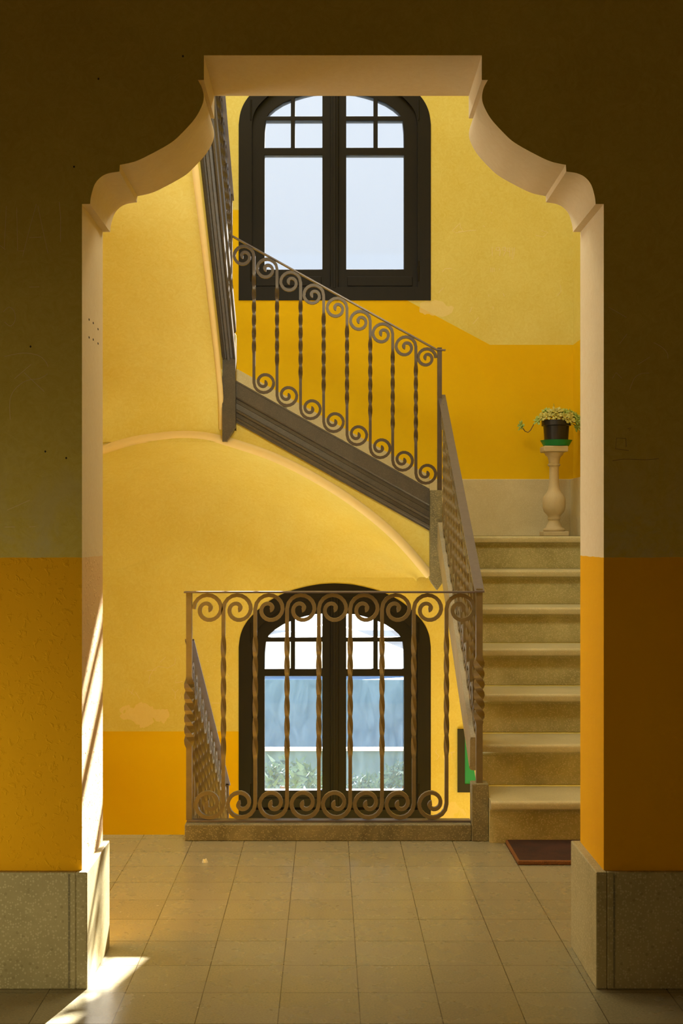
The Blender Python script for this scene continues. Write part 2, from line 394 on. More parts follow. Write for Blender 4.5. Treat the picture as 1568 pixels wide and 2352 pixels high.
# ------------------------------------------------------------------ windows
def window(name, dy, glass, label):
    fr = struct(plate(name, outline(0, dy), [outline(30.5, dy)], YW-.004, YW+.10, M['wood'])); bevel(fr, .003)
    tag(fr, label)
    def sash(sgn):
        def q(d, y): return W7(767.5+sgn*d, y+dy)
        o_ = outline(27.5, dy); cx = W7(767.5, 0)[0]
        ring = [p for p in o_ if (p[0]-cx)*sgn > 0.0005]
        topz = max(p[1] for p in o_); botz = min(p[1] for p in o_)
        import math as m_
        ring = sorted(ring, key=lambda p: m_.atan2(p[1]-(topz+botz)/2, (p[0]-cx)*sgn))
        ring = [(cx+sgn*.0006, botz)]+ring+[(cx+sgn*.0006, topz)]
        holes = []
        # d = distance from the middle in px : inner pane edge 27.5, outer 160.5
        holes.append([q(27.5, 1554), q(160.5, 1554), q(160.5, 1817), q(27.5, 1817)])
        holes.append([q(90.5, 1474.5), q(27.5, 1474.5), q(27.5, 1537), q(90.5, 1537)])
        holes.append([q(160.5, 1537), q(100, 1537), q(100, 1474.5), q(157.5, 1474.5), q(160, 1500)])
        holes.append([q(27.5, 1464.5), q(27.5, 1410), q(48, 1411.5), q(69, 1416.5), q(90.5, 1423), q(90.5, 1464.5)])
        holes.append([q(100, 1464.5), q(100, 1427), q(118, 1435), q(136, 1446.5), q(148, 1457), q(153.5, 1464.5)])
        s = plate('sash', ring, holes, YW+.018, YW+.075, M['wood'], fr); bevel(s, .004)
        z0 = q(0, 1822)[1]; z1 = q(0, 1406)[1]; x0, x1 = sorted((q(22, 0)[0], q(165, 0)[0]))
        g = plate('glass_pane', [q(22, 1822), q(165, 1822), q(165, 1490), q(152, 1450), q(118, 1427), q(70, 1408), q(22, 1404)], [], YW+.045, YW+.048, glass, s)
        # raised moulding of the bottom rail
        a = q(30, 1834); b = q(180, 1856); xs = sorted((a[0], b[0])); zs = sorted((a[1], b[1]))
        boxo('rail_panel', (xs[0], xs[1], YW+.012, YW+.02, zs[0], zs[1]), M['wood'], s, .003)
    sash(-1); sash(1)
    c0 = W7(758, 1862+dy); c1 = W7(777, 1368+dy)
    boxo('astragal', (c0[0], c1[0], YW+.002, YW+.02, c0[1], c1[1]), M['wood'], fr, .005)
    c0 = W7(764, 1862+dy); c1 = W7(771, 1368+dy)
    boxo('astragal_bead', (c0[0], c1[0], YW-.006, YW+.004, c0[1], c1[1]), M['wood'], fr, .003)
    for s in (-1, 1):   # hinges on the frame
        for y in (1430, 1800):
            a = W7(768.5+s*192, y+dy)
            tube_bm = tube(bmesh.new(), [(a[0], YW-.003, a[1]), (a[0], YW-.003, a[1]-.12)], .006, 8)
            obj('hinge', tube_bm, M['wood'], fr)
    return fr
window('window_1', -1200, M['glass'], 'upper dark wooden arched window with bright white sky')
window('window_2', 0, M['glass_dirty'], 'lower dark wooden arched window behind the railing with dusty panes')

# ------------------------------------------------------------------ stair builder
def rounded_nosing(dirv, wv, o, run, rise_z, w, th=.034, over=.042):
    """tread as a profile in (travel, z) extruded across the width"""
    pts = []
    for k in range(5):
        a = -math.pi/2-math.pi/2*k/4
        pts.append((.007+.007*math.cos(a), -th+.007+.007*math.sin(a)))
    for k in range(6):
        a = -math.pi-math.pi/2*k/5
        pts.append((.013+.013*math.cos(a), -.013+.013*math.sin(a)))
    # pts run from bottom of nose round to the top
    prof = [(run+over, -th)]+[(p[0], p[1]) for p in pts]+[(run+over, 0)]
    return [Vector(o)+Vector(dirv)*a+Vector((0, 0, rise_z+z)) for a, z in prof]
def flight(parent, n, origin, dirv, wv, width, rise, run, skip_last=False, soffit=None, tread_mat=None, riser_mat=None):
    """origin = foot of the first nosing on the inner side; dirv = travel, wv = across"""
    dirv = Vector(dirv); wv = Vector(wv); over = .042
    for i in range(n):
        o = Vector(origin)+dirv*(run*i)
        top = rise*(i+1)
        # riser: solid block below the tread
        a = o+dirv*over; b = o+dirv*(over+run+.001) if i < n-1 else o+dirv*(over+.05)
        zt = top-.034-.0005
        a2 = a+dirv*.03
        pts = [a+Vector((0, 0, top-rise)), a2+Vector((0, 0, top-rise)), b+Vector((0, 0, zt-.012)), b+Vector((0, 0, zt)), a+Vector((0, 0, zt))]
        r_ = obj('riser', prism(bmesh.new(), pts, wv*width), riser_mat or M['stone'], parent)
        f_ = [a+dirv*(-.008)+Vector((0, 0, zt-.012)), a+Vector((0, 0, zt-.012)), a+Vector((0, 0, zt)), a+dirv*(-.012)+Vector((0, 0, zt))]
        obj('fillet', prism(bmesh.new(), f_, wv*width), riser_mat or M['stone'], r_)
        if not (skip_last and i == n-1):
            t_ = obj('tread', prism(bmesh.new(), rounded_nosing(dirv, wv, o, run-over if i < n-1 else .012, top, width), wv*width), tread_mat or M['tread'], parent, sm=40)
    return parent
def band(name, A, B, prof, outward, mat, parent, sm=None):
    """profile (outward offset, height) run from A to B with vertical ends"""
    out = Vector(outward)
    pts = [Vector(A)+out*o+Vector((0, 0, h)) for o, h in prof]
    return obj(name, prism(bmesh.new(), pts, Vector(B)-Vector(A)), mat, parent, sm=sm)
STR = [(-.05, 0), (-.004, 0), (-.004, .010), (.004, .016), (.006, .026), (-.002, .032), (-.002, .052), (.008, .056), (.010, .066), (.002, .072), (.000, .100), (-.003, .104), (-.003, .122), (.010, .128), (.013, .134), (.013, .205), (.018, .207), (.018, .215), (-.05, .215)]

# flight 1 : right, from the floor up to the back right landing
f1 = thing('stair_flight', 'pale terrazzo flight of seven steps climbing on the right behind the railing', 'stairs', (.622, Y1, 0))
flight(f1, 7, (.6225, Y1, 0), (0, 1, 0), (1, 0, 0), XR-.6225-.001, H, D)
# landing slab (part of the flight), soffit
boxo('landing', (.5855, XR-.001, Y1+6*D+.055, YW-.001, LAND1-.17, LAND1-.0005), M['tread'], f1)
bm = bmesh.new()
pts = [Vector((.6225, 4.99, .0)), Vector((.6225, Y1+6*D+.09, LAND1-.25)), Vector((.6225, Y1+6*D+.09, LAND1-.172)), Vector((.6225, Y1+6*D+.04, LAND1-.172)), Vector((.6225, Y1+6*D+.04, LAND1-.21)), Vector((.6225, 5.3, .12))]
# newel block at the foot and the raised stringer
boxo('newel_block', (.557, .6215, 4.855, 4.925, 0, .222), M['curb'], f1, .003)
def nos1(y): return H+(y-Y1)/D*H
A = Vector((.557, 4.95, nos1(4.95)-.005)); B = Vector((.557, 6.42, nos1(6.42)-.005))
band('stringer', A, B, [(0, .012), (-.003, .022), (-.0035, .12), (-.006, .13), (-.045, .13), (-.045, 0), (-.012, 0), (-.004, .003)], (-1, 0, 0), M['string1'], f1, sm=40)
SB = lambda y: (y-Y1-.042)/D*H
obj('soffit', prism(bmesh.new(), [(.6235, 5.03, .001), (.6235, 6.55, SB(6.55)-.135), (.6235, 6.55, SB(6.55)-.003), (.6235, 5.03, SB(5.03)-.003)], (XR-.6235-.001, 0, 0)), M['plain'], f1)
# corner newel stone at the first landing
bm = bmesh.new()
box(bm, .524, .585, 6.425, 6.505, .955, 1.411)
prism(bm, [(.524, 6.425, .9549), (.585, 6.425, .9549), (.585, 6.425, .935), (.56, 6.425, .90), (.535, 6.425, .935)], (0, .08, 0))
obj('corner_block', bm, M['curb'], f1)
tg = plate('soffit_slab', [(.5855, LAND1-.1705), (XR-.001, LAND1-.1705), (XR-.001, .93), (.60, .955), (.5855, .97)], [], 6.56, YW-.001, M['plain'], f1)
# skirting on the right wall beside the flight
bm = bmesh.new(); zz = lambda y, d: nos1(y)+d
prism(bm, [(XR-.014, 4.83, 0), (XR-.014, 6.55, 1.0), (XR-.014, 6.55, LAND1+.30), (XR-.014, 4.83, .36)], (.0135, 0, 0))
obj('skirting', bm, M['skirt'], f1)
tag(f1, None)
bb = boxo('baseboard_back', (.60, XR-.001, YW-.022, YW-.0005, LAND1, 1.512), M['skirt'], None, .003); struct(bb)
bb = boxo('baseboard_landing_right', (XR-.022, XR-.0005, 6.56, YW-.023, LAND1, 1.512), M['skirt'], None, .003); struct(bb)

# flight 2 : across the back, rising to the left
SL2 = .56
def str2(x): return 1.184+(1228-1130)*6.45/F-.002 + (.556-x)*SL2     # top edge of the dark stringer
f2 = thing('stair_flight', 'upper flight crossing the back wall with dark moulded stringer and scroll railing', 'stairs', (.58, 6.5, LAND1))
flight(f2, 4, (.67, 6.52, LAND1), (-1, 0, 0), (0, 1, 0), YW-6.52-.024, H, .293)
A = Vector((.5235, 6.47, str2(.5235)-.215)); B = Vector((-.4695, 6.47, str2(-.4695)-.215))
band('stringer', A, B, STR, (0, -1, 0), M['dark'], f2)
boxo('landing', (XL+.001, -.2525, 6.521, YW-.001, LAND2-.12, LAND2-.0005), M['tread'], f2)
bm = bmesh.new()
prism(bm, [(.5995, YW-.022, 1.22), (.5995, YW-.022, 1.535), (-.53, YW-.022, 2.160), (-.53, YW-.022, 1.83)], (0, .0215, 0)); obj('skirting', bm, M['skirt'], f2)
bb = boxo('baseboard_left_landing', (XL+.001, -.5305, YW-.022, YW-.0005, LAND2, 2.16), M['skirt'], None, .003); struct(bb)
# vault under flight 2 and the left landing
def arcz(px, py): p = P(px, py, 6.47); return (p.x, p.z)
arc = spline([(XL+.03, 1.545), arcz(232, 1041), arcz(300, 1020), arcz(360, 1010), arcz(420, 1005), arcz(480, 1010), arcz(540, 1027), arcz(620, 1054), arcz(700, 1092), arcz(790, 1146), arcz(870, 1206), arcz(930, 1263), arcz(987, 1330)], 5)
vault = f2
bm = bmesh.new()
top = [(.5235, str2(.5235)-.214), (-.47, str2(-.47)-.214), (-.47, 1.72), (-.62, 1.74), (XL+.002, 1.72)]
prism(bm, [(x, 6.486, z) for x, z in arc+top if True], (0, .02, 0))
obj('spandrel', bm, M['plain'], vault)
bm = bmesh.new(); N = 14; grid = []
for i, (x, z) in enumerate(arc):
    t = i/(len(arc)-1); drop = min(.60, max(.05, z-.93))
    row = []
    for k in range(N+1):
        a = k/N*math.pi/2
        row.append(bm.verts.new((x, 6.505+(YW-.0005-6.505)*math.sin(a), z-drop*(1-math.cos(a)))))
    grid.append(row)
for a, b in zip(grid, grid[1:]):
    for k in range(N): bm.faces.new((a[k], a[k+1], b[k+1], b[k]))
tops = [bm.verts.new((x, 6.505, z+.06)) for x, z in arc]; topb = [bm.verts.new((x, YW-.0005, z+.06)) for x, z in arc]
for i in range(len(arc)-1):
    bm.faces.new((tops[i], tops[i+1], topb[i+1], topb[i])); bm.faces.new((grid[i][0], grid[i+1][0], tops[i+1], tops[i])); bm.faces.new((grid[i][N], topb[i], topb[i+1], grid[i+1][N]))
bm.faces.new([tops[0], topb[0]]+grid[0][::-1]); bm.faces.new([topb[-1], tops[-1]]+grid[-1])
obj('soffit', bm, M['plain'], vault, sm=50)
obj('rim', tube(bmesh.new(), [(x, 6.488, z+.018) for x, z in arc], .024, 12), M['rim'], vault, sm=60)

# flight 3 : upper left, rising toward the viewer
R3, D3 = .18, .287
f3 = thing('stair_flight', 'topmost flight at upper left rising toward the viewer, seen from below', 'stairs', (-.504, 6.5, LAND2))
flight(f3, 7, (-.5385, 6.74, LAND2), (0, -1, 0), (-1, 0, 0), -.5385-XL-.016, R3, D3)
# floor above that this flight reaches
Yend = 4.975
def b3(y): return 2.03+(6.5-y)*.615
A = Vector((-.470, 6.419, b3(6.419))); B = Vector((-.470, Yend, b3(Yend)))
S3 = [(-.067, .0), (-.060, -.006), (-.052, .004), (-.046, .004), (-.040, -.008), (-.028, -.008), (-.024, .004), (-.014, .006), (-.006, -.004), (0, .002), (0, .045), (-.004, .05), (-.004, .13), (.004, .14), (.004, .20), (-.067, .20)]
band('stringer', A, B, S3, (1, 0, 0), M['dark'], f3)
bm = bmesh.new()
prism(bm, [(-.537, 6.42, 1.80), (-.537, 6.42, 2.20), (-.47, 6.42, 2.20), (-.47, 6.42, 1.735), (-.515, 6.42, 1.66), (-.537, 6.42, 1.66)], (0, .085, 0))
obj('corner_block', bm, M['dark'], f3)
obj('block_highlight', tube(bmesh.new(), [(-.478, 6.424, 2.12), (-.474, 6.424, 2.20), (-.488, 6.424, 2.232), (-.505, 6.424, 2.21)], .008, 8), M['skirt'], f3, sm=60)  # pale strip put in as the bright highlight on the block's lit edge
# soffit, plaster cheek and bullnose of flight 3
sp3 = spline([(6.478, 1.66), (6.46, 1.78), (6.41, 1.90), (6.30, 1.995), (6.10, 2.13), (5.6, 2.443), (5.1, 2.753), (Yend, 2.94)], 5)
bm = bmesh.new()
lo = [(-.5375, y, z) for y, z in sp3]; hi = [(-.5375, y, z+.09) for y, z in sp3]
prism(bm, lo+hi[::-1], (XL+.5375+.002, 0, 0))
vs = obj('soffit', bm, M['plain'], f3, sm=50)
obj('cheek', prism(bmesh.new(), [(-.5378, y, z+.005) for y, z in sp3[12:]]+[(-.5378, y, z+.21) for y, z in sp3[12:][::-1]], (-.02, 0, 0)), M['plain'], f3)
bm = bmesh.new(); tube(bm, [(-.545, y-.004, z-.001) for y, z in sp3[3:]], .014, 10); obj('rim', bm, M['rim'], f3, sm=60)

# flight 4 : left, going down from the floor
f4 = thing('stair_flight', 'lower left flight descending behind the front railing, seen through its bars', 'stairs', (-.504, 6.5, LOW))
flight(f4, 7, (-.5385, 6.52, LOW), (0, -1, 0), (-1, 0, 0), -.5385-XL-.002, -LOW/7, .243, skip_last=True)
boxo('landing', (XL+.001, .55, 6.521, YW-.001, LOW-.15, LOW-.0005), M['tread'], f4)
def n4(y): return .778-(y-4.93)*.574-.73-.1
A = Vector((-.485, 6.419, n4(6.419)-.102)); B = Vector((-.508, 5.12, n4(5.12)-.102))
band('stringer', A, B, S3, (1, 0, 0), M['dark'], f4)
boxo('corner_block', (-.537, -.47, 6.42, 6.505, LOW-.3, LOW+.4), M['dark'], f4)

# ------------------------------------------------------------------ curb round the well
curb = struct(boxo('trim_1', (-.552, .5565, 4.86, 4.964, 0, .064), M['curb'], None, .004))
tag(curb, 'low stone curb under the front railing')
boxo('flat_bar', (-.548, .5565, 4.895, 4.935, .0645, .072), M['rail'], curb, .001)

# ------------------------------------------------------------------ iron railings
T = .0145
def sweep(path, axis):
    """path: (u, v, half_width, half_depth, twist); u runs along axis, v up"""
    bm = bmesh.new(); au = Vector(axis); aw = au.cross(Vector((0, 0, 1))); up = Vector((0, 0, 1)); rings = []
    for i, (u, v, hw, hd, tw) in enumerate(path):
        a = path[max(i-1, 0)]; b = path[min(i+1, len(path)-1)]
        tu, tv = b[0]-a[0], b[1]-a[1]; l = math.hypot(tu, tv) or 1
        n = au*(tv/l)-up*(tu/l)
        c, s = math.cos(tw), math.sin(tw)
        ring = []
        for p, q in ((-1, -1), (1, -1), (1, 1), (-1, 1)):
            x, y = p*hw, q*hd
            ring.append(bm.verts.new(au*u+up*v+n*(x*c-y*s)+aw*(x*s+y*c)))
        rings.append(ring)
    for a, b in zip(rings, rings[1:]):
        for k in range(4): bm.faces.new((a[k], a[(k+1) % 4], b[(k+1) % 4], b[k]))
    bm.faces.new(rings[0][::-1]); bm.faces.new(rings[-1]); return bm
def radius(a, R):
    ks = [(0, 1.0), (90, .985), (180, .95), (270, .78), (360, .56), (450, .37), (540, .17), (600, .10)]
    for (a0, r0), (a1, r1) in zip(ks, ks[1:]):
        if a <= a1: return R*(r0+(r1-r0)*(a-a0)/(a1-a0))
    return R*.1
def scroll_path(R, cu, cv, d, top, n=34, amax=600):
    pts = []
    for i in range(n+1):
        a = amax*(i/n)**.9; r = radius(a, R)
        th = math.radians(180-a) if top else math.radians(180+a)
        hw = T/2*(1 if a < 500 else 1.15)
        pts.append((cu+d*r*math.cos(th), cv+r*math.sin(th), hw, .009, 0))
    return pts
def bar_path(L, R, dt, db, turns=1.5, phase=0.):
    top = scroll_path(R, dt*R, L-T/2-R, dt, True)[::-1]
    bot = scroll_path(R, db*R, R+T/2, db, False)
    v1, v0 = L-T/2-R, R+T/2; mid = []
    n = 44
    for i in range(1, n):
        t = i/n; v = v1+(v0-v1)*t
        k = min(max((t-.14)/.62, 0), 1)
        q = .0078 if 0 < k < 1 else T/2
        mid.append((0, v, q, q if 0 < k < 1 else .009, phase+k*math.pi*2*turns))
    bot = [(a, b, c, d, phase+math.pi*2*turns) for a, b, c, d, e in bot]
    return top+mid+bot
def post_path(L, tw0, tw1, h=.0112, tws=.0135, turns=1.5):
    pts = []; n = 60
    for i in range(n+1):
        v = L*(1-i/n)
        k = min(max((tw0-v)/(tw0-tw1), 0), 1) if tw0 > tw1 else 0
        on = 0 < k < 1
        pts.append((0, v, tws if on else h, tws if on else h, k*math.pi*2*turns))
    return pts
def railing(name, label, loc): return thing(name, label, 'railing', loc, None)
mesh_cache = {}
def add_bars(parent, key, path, axis, places, mat='iron'):
    bm = sweep(path, axis); me = bpy.data.meshes.new(key); bmesh.ops.recalc_face_normals(bm, faces=bm.faces); bm.to_mesh(me); bm.free(); me.materials.append(M['iron_lit'] if key in ('scroll_bar', 'scroll_bar_right', 'scroll_bar_low') else M['iron']); smooth(me, 30)
    first = bpy.data.objects.new('baluster', me); COL.objects.link(first); first.parent = parent; first.location = Vector(places[0])-parent.location
    for p in places[1:]:
        c = first.copy(); COL.objects.link(c); c.parent = parent; c.location = Vector(p)-parent.location
    return first
# front railing
YG = 4.912
g1 = railing('iron_railing', 'front wrought iron railing with rolled scrolls on the low stone curb', (0, YG, .072))
zr = EYE-(1362-CY)*YG/F
xb = [(p-CX)*YG/F for p in (513, 586, 659, 732, 804, 877, 950, 1025)]
Lb = zr-.0722; Rb = (.1243-T)/2
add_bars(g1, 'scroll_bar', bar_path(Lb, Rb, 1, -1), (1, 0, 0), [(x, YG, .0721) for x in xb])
xp = (434.5-CX)*YG/F
sc = obj('scroll', sweep(scroll_path(Rb, Rb, 0, 1, True), (1, 0, 0)), M['iron_lit'], g1, sm=30, loc=Vector((xp+.0175, YG, zr-T/2-Rb))-g1.location)
o = obj('post', sweep(post_path(zr-.0722, .62-.072, .36-.072, .0112, .0145, 1.5), (1, 0, 0)), M['iron_lit'], g1, sm=30, loc=Vector((xp, YG, .0721))-g1.location)
boxo('handrail', ((423-CX)*YG/F, .5725, YG-.02, YG+.02, zr, zr+.007), M['rail'], g1, .0015)
# flight 1 railing
X1 = .588
def r1(y): return .945+(y-4.87)*.589            # underside of the rail
g2 = railing('iron_railing', 'tall railing climbing beside the right steps, seen almost end on', (X1, 4.885, .2222))
ya, yb = 4.90, 6.47
s1 = .589
def barset(parent, key, axis, s, up, gap, zb, pos, R, fixed):
    c_ = math.sqrt(1+s*s)
    L = gap+2*s*R-2*(c_-1)*(R+T/2)
    off = -s*R+(c_-1)*(R+T/2)
    path = bar_path(L, R, up, -up)
    pl = []
    for p in pos:
        z = zb(p)+off
        pl.append((p, fixed, z) if axis[0] else (fixed, p, z))
    return add_bars(parent, key, path, axis, pl)
st1 = lambda y: nos1(y)+.125
pos = [5.03+.118*i for i in range(12)]
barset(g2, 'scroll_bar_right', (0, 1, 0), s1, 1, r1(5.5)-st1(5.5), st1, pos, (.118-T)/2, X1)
o = obj('post', sweep(post_path(.975-.2222, .70-.222, .46-.222, .0125, .0155, 1.5), (1, 0, 0)), M['iron_lit'], g2, sm=30, loc=(0, 0, 0))
bm = bmesh.new()
prism(bm, [(X1-.019, 4.868, .966), (X1-.019, 4.885, .976), (X1-.019, 6.49, r1(6.49)+.007), (X1-.019, 6.49, r1(6.49)), (X1-.019, 4.885, .969), (X1-.019, 4.868, .960)], (.038, 0, 0))
hr = obj('handrail', bm, M['rail'], g2)
for k in range(7):
    y = 5.0+k*.23
    obj('rivet', lathe(bmesh.new(), [(.003, 0), (.0025, .0015), (.001, .002)], (X1, y, r1(y)+.0065), 8), M['hole'], hr)
# flight 2 railing
Y2 = 6.462
z_l, z_r = P(536, 543, Y2), P(998, 800, Y2)
sl = (z_l.z-z_r.z)/(z_r.x-z_l.x)
def r2(x): return z_r.z-.006+(z_r.x-x)*sl
g3 = railing('iron_railing', 'scroll railing sloping up leftward across the upper window', (0, Y2, LAND1))
xs = [(p-CX)*Y2/F for p in (583, 636, 690, 743, 796.6, 850, 901.5, 954.7)]
barset(g3, 'scroll_bar_back', (1, 0, 0), sl, -1, r2(0)-str2(0)-.002, lambda x: str2(x)+.002, xs, (.1187-T)/2, Y2)
xn = (1009-CX)*Y2/F
obj('scroll', sweep(scroll_path((.1187-T)/2*.9, 0, 0, -1, True), (1, 0, 0)), M['iron'], g3, sm=30, loc=Vector((xn-.0655, Y2, P(0, 822, Y2).z))-g3.location)
obj('post', sweep(post_path(z_r.z+.003-1.4115, 0, 1, .0115), (1, 0, 0)), M['iron'], g3, loc=Vector((xn, Y2, 1.4113))-g3.location)
bm = bmesh.new(); xa, xe = z_l.x-.005, xn-.012
prism(bm, [(xa, Y2-.018, r2(xa)), (xe, Y2-.018, r2(xe)), (xn+.03, Y2-.018, r2(xe)), (xn+.03, Y2-.018, r2(xe)+.006), (xe, Y2-.018, r2(xe)+.007), (xa, Y2-.018, r2(xa)+.007)], (0, .036, 0))
obj('handrail', bm, M['rail'], g3)
# flight 3 railing
X3 = -.500
g4 = railing('iron_railing', 'foreshortened dark railing of the topmost flight beside the opening top', (X3, 6.45, LAND2))
def r3(y): return 2.925+(6.46-y)*.627
st3 = lambda y: b3(y)+.202
barset(g4, 'scroll_bar_top', (0, 1, 0), -.62, -1, r3(5.5)-st3(5.5), st3, [6.38-.118*i for i in range(12)], (.118-T)/2, X3)
bm = bmesh.new(); prism(bm, [(X3-.018, 6.49, r3(6.49)), (X3-.018, Yend, r3(Yend)), (X3-.018, Yend, r3(Yend)+.008), (X3-.018, 6.49, r3(6.49)+.008)], (.036, 0, 0)); obj('handrail', bm, M['rail'], g4)
obj('post', sweep(post_path(r3(6.462)-2.2005, 0, 1, .0115), (1, 0, 0)), M['iron'], g4, loc=Vector((X3, 6.462, 2.2003))-g4.location)
# flight 4 railing (going down)
g5 = railing('iron_railing', 'small dark railing of the descending flight behind the left post', (-.505, 6.45, LOW))
X4 = -.507
def r4(y): return .778-(y-4.93)*.574
st4 = lambda y: r4(y)-.73
def x4(y): return -.543+(y-4.93)*.0165
barset(g5, 'scroll_bar_low', (0, 1, 0), -.574, -1, .73, st4, [6.36-.11*i for i in range(13)], (.11-T)/2, X4)
for c in g5.children: c.location.x = x4(c.location.y+6.45)-g5.location.x
bm = bmesh.new(); prism(bm, [(x4(y)-.018, y, r4(y)+d) for y, d in ((6.47, 0), (4.95, 0), (4.95, .007), (6.47, .007))], (.036, 0, 0)); obj('handrail', bm, M['rail'], g5)
obj('post', sweep(post_path(r4(6.455)-(LOW+.4005), 0, 1, .0115), (1, 0, 0)), M['iron'], g5, loc=Vector((x4(6.455), 6.455, LOW+.4003))-g5.location)

# ------------------------------------------------------------------ pedestal and potted plant on the landing
PY = 7.20; s7 = PY/F; pc = (1272-CX)*s7
def pz(y): return EYE-(y-CY)*s7
ped = thing('stone_pedestal', 'pale stone baluster pedestal in the landing corner under the potted plant', 'pedestal', (pc, PY, LAND1))
hgt = .52; b0 = LAND1+.0005
k = 1/6.53*s7
def zy(zoomy): return EYE-(900+zoomy/6.53-CY)*s7
sh = b0-zy(2142)
prof_p = [(150, 2075), (165, 2060), (160, 2035), (120, 2010), (100, 1960), (82, 1915), (88, 1900), (96, 1885), (88, 1865), (96, 1838), (112, 1820), (150, 1780), (168, 1720), (172, 1640), (168, 1575), (140, 1530), (110, 1490), (86, 1440), (76, 1380), (71, 1300), (70, 1110), (80, 1098), (94, 1085), (94, 1068), (80, 1055), (84, 1000), (96, 960), (130, 930), (140, 905), (158, 890)]
pp = [(r*k, zy(z)+sh-b0) for r, z in prof_p]
boxo('base_plate', (pc-.072, pc+.072, PY-.072, PY+.072, b0, b0+.026), M['ped'], ped, .004)
obj('shaft', lathe(bmesh.new(), [(.064, .0262)]+pp, (pc, PY, b0), 40), M['ped'], ped, sm=40)
ztop = zy(800)+sh
boxo('capital', (pc-.069, pc+.069, PY-.069, PY+.069, zy(888)+sh, ztop), M['ped'], ped, .006)
M['pot'] = plainm('black_plastic', (.012, .010, .011), .35, (.02, .017, .018)); M['saucer'] = plainm('green_plastic', (.005, .26, .06), .4, (.005, .22, .05))
M['leaf'] = plainm('succulent_leaf', (.42, .50, .12), .5, (.28, .40, .08), 25); M['leaf2'] = plainm('succulent_leaf_yellow', (.56, .50, .13), .5, (.44, .40, .08), 25)
M['stem'] = plainm('plant_stem', (.16, .09, .04), .7); M['soil'] = plainm('potting_soil', (.04, .025, .015), .95, bump=.5)
cx0 = (1277-CX)*s7; zs = ztop+.0005
sc_ = thing('plant_saucer', 'green plastic saucer under the black plant pot', 'saucer', (cx0, PY, zs))
obj('saucer_dish', lathe(bmesh.new(), [(.066, 0), (.072, .002), (.088, .030), (.091, .034), (.086, .034), (.070, .006), (.001, .005)], (cx0, PY, zs), 40), M['saucer'], sc_, sm=40)
zp = zs+.0055
pot = thing('potted_succulent', 'trailing green succulent in a black plastic pot on the pedestal', 'plant', (cx0, PY, zp))
obj('pot', lathe(bmesh.new(), [(.062, 0), (.066, .003), (.073, .108), (.075, .11), (.083, .112), (.084, .140), (.080, .142), (.078, .138), (.076, .125), (.001, .124)], (cx0, PY, zp), 40), M['pot'], pot, sm=40)
obj('soil', lathe(bmesh.new(), [(.076, .1245), (.076, .130), (.03, .133), (.001, .134)], (cx0, PY, zp), 24), M['soil'], pot)
def rosette(bm, c, R, nrm, n=13):
    nrm = Vector(nrm).normalized(); a = nrm.orthogonal().normalized(); b = nrm.cross(a); c = Vector(c)
    for j in range(n):
        ring = j//5; th = j*2.399+random.uniform(-.2, .2); tilt = (.15, .55, 1.0)[min(ring, 2)]
        L = R*(1-.22*ring)*random.uniform(.85, 1.1)
        d = (a*math.cos(th)+b*math.sin(th))*math.cos(tilt)+nrm*math.sin(tilt); side = d.cross(nrm)
        if side.length < .01: side = a
        side.normalize(); upv = side.cross(d).normalized()
        w_ = L*.27; secs = []
        for t, ww, th_ in ((0, .35, .6), (.35, .8, 1.0), (.65, 1.0, .9), (.88, .6, .5)):
            cc_ = c+d*L*t+upv*(-L*.12*math.sin(t*2))
            secs.append([bm.verts.new(cc_+side*w_*ww*math.cos(q)+upv*w_*.42*th_*math.sin(q)) for q in (0, 1.05, 2.1, 3.14, 4.19, 5.24)])
        tip = bm.verts.new(c+d*L*1.05-upv*L*.1)
        for s0, s1_ in zip(secs, secs[1:]):
            for q in range(6): bm.faces.new((s0[q], s0[(q+1) % 6], s1_[(q+1) % 6], s1_[q]))
        for q in range(6): bm.faces.new((secs[-1][q], secs[-1][(q+1) % 6], tip))
        bm.faces.new(secs[0][::-1])
def plantp(zx, zyy, dy=0): return Vector(((1160+zx/6.53-CX)*s7, PY+dy, zy(zyy)+sh*0))
dz = (zp+.142)-zy(415)
heads = [(235, 490, -.01, .030), (478, 415, -.02, .028), (545, 365, -.03, .026), (610, 270, .0, .026), (610, 355, -.05, .026), (680, 300, -.04, .027), (740, 290, -.05, .032), (745, 355, -.06, .030), (820, 320, -.04, .026), (880, 300, -.03, .030), (870, 370, -.06, .028), (950, 340, -.03, .026), (945, 420, -.06, .032), (1000, 290, .02, .026), (1010, 370, -.01, .028), (1075, 360, -.0, .028), (1070, 430, -.03, .026), (1060, 510, -.03, .032), (1100, 460, .02, .026), (700, 270, .04, .026), (860, 260, .05, .026), (1120, 400, .0, .026), (640, 330, .06, .024), (960, 280, .06, .024)]
cpt = Vector((cx0, PY, zp+.12))
for i, (zx, zyy, dy, R) in enumerate(heads):
    p = plantp(zx, zyy, dy)+Vector((0, 0, dz)); p.z = p.z
    nrm = (p-cpt); nrm.z += .05; nrm.y -= .08
    bm = bmesh.new(); rosette(bm, p, R*1.25, nrm)
    obj('rosette', bm, M['leaf2'] if i in (2, 4, 5, 6, 7, 10, 11, 12) else M['leaf'], pot, sm=50)
    if i > 0:
        m_ = Vector(((p.x+cx0)/2, (p.y+PY)/2, max(p.z, zp+.15)+.01)); q0 = Vector((cx0+(p.x-cx0)*.35, PY+(p.y-PY)*.35, zp+.131))
        obj('stem', tube(bmesh.new(), [tuple(v) for v in (q0, m_*.6+q0*.4, p)], .0022, 6), M['stem'], pot, sm=60)
sp_pts = [plantp(*q, -.01)+Vector((0, 0, dz)) for q in ((250, 515), (290, 575), (335, 595), (375, 560), (430, 460), (478, 425), (560, 400))]
obj('stem', tube(bmesh.new(), sp_pts, .0026, 8), M['stem'], pot, sm=60)
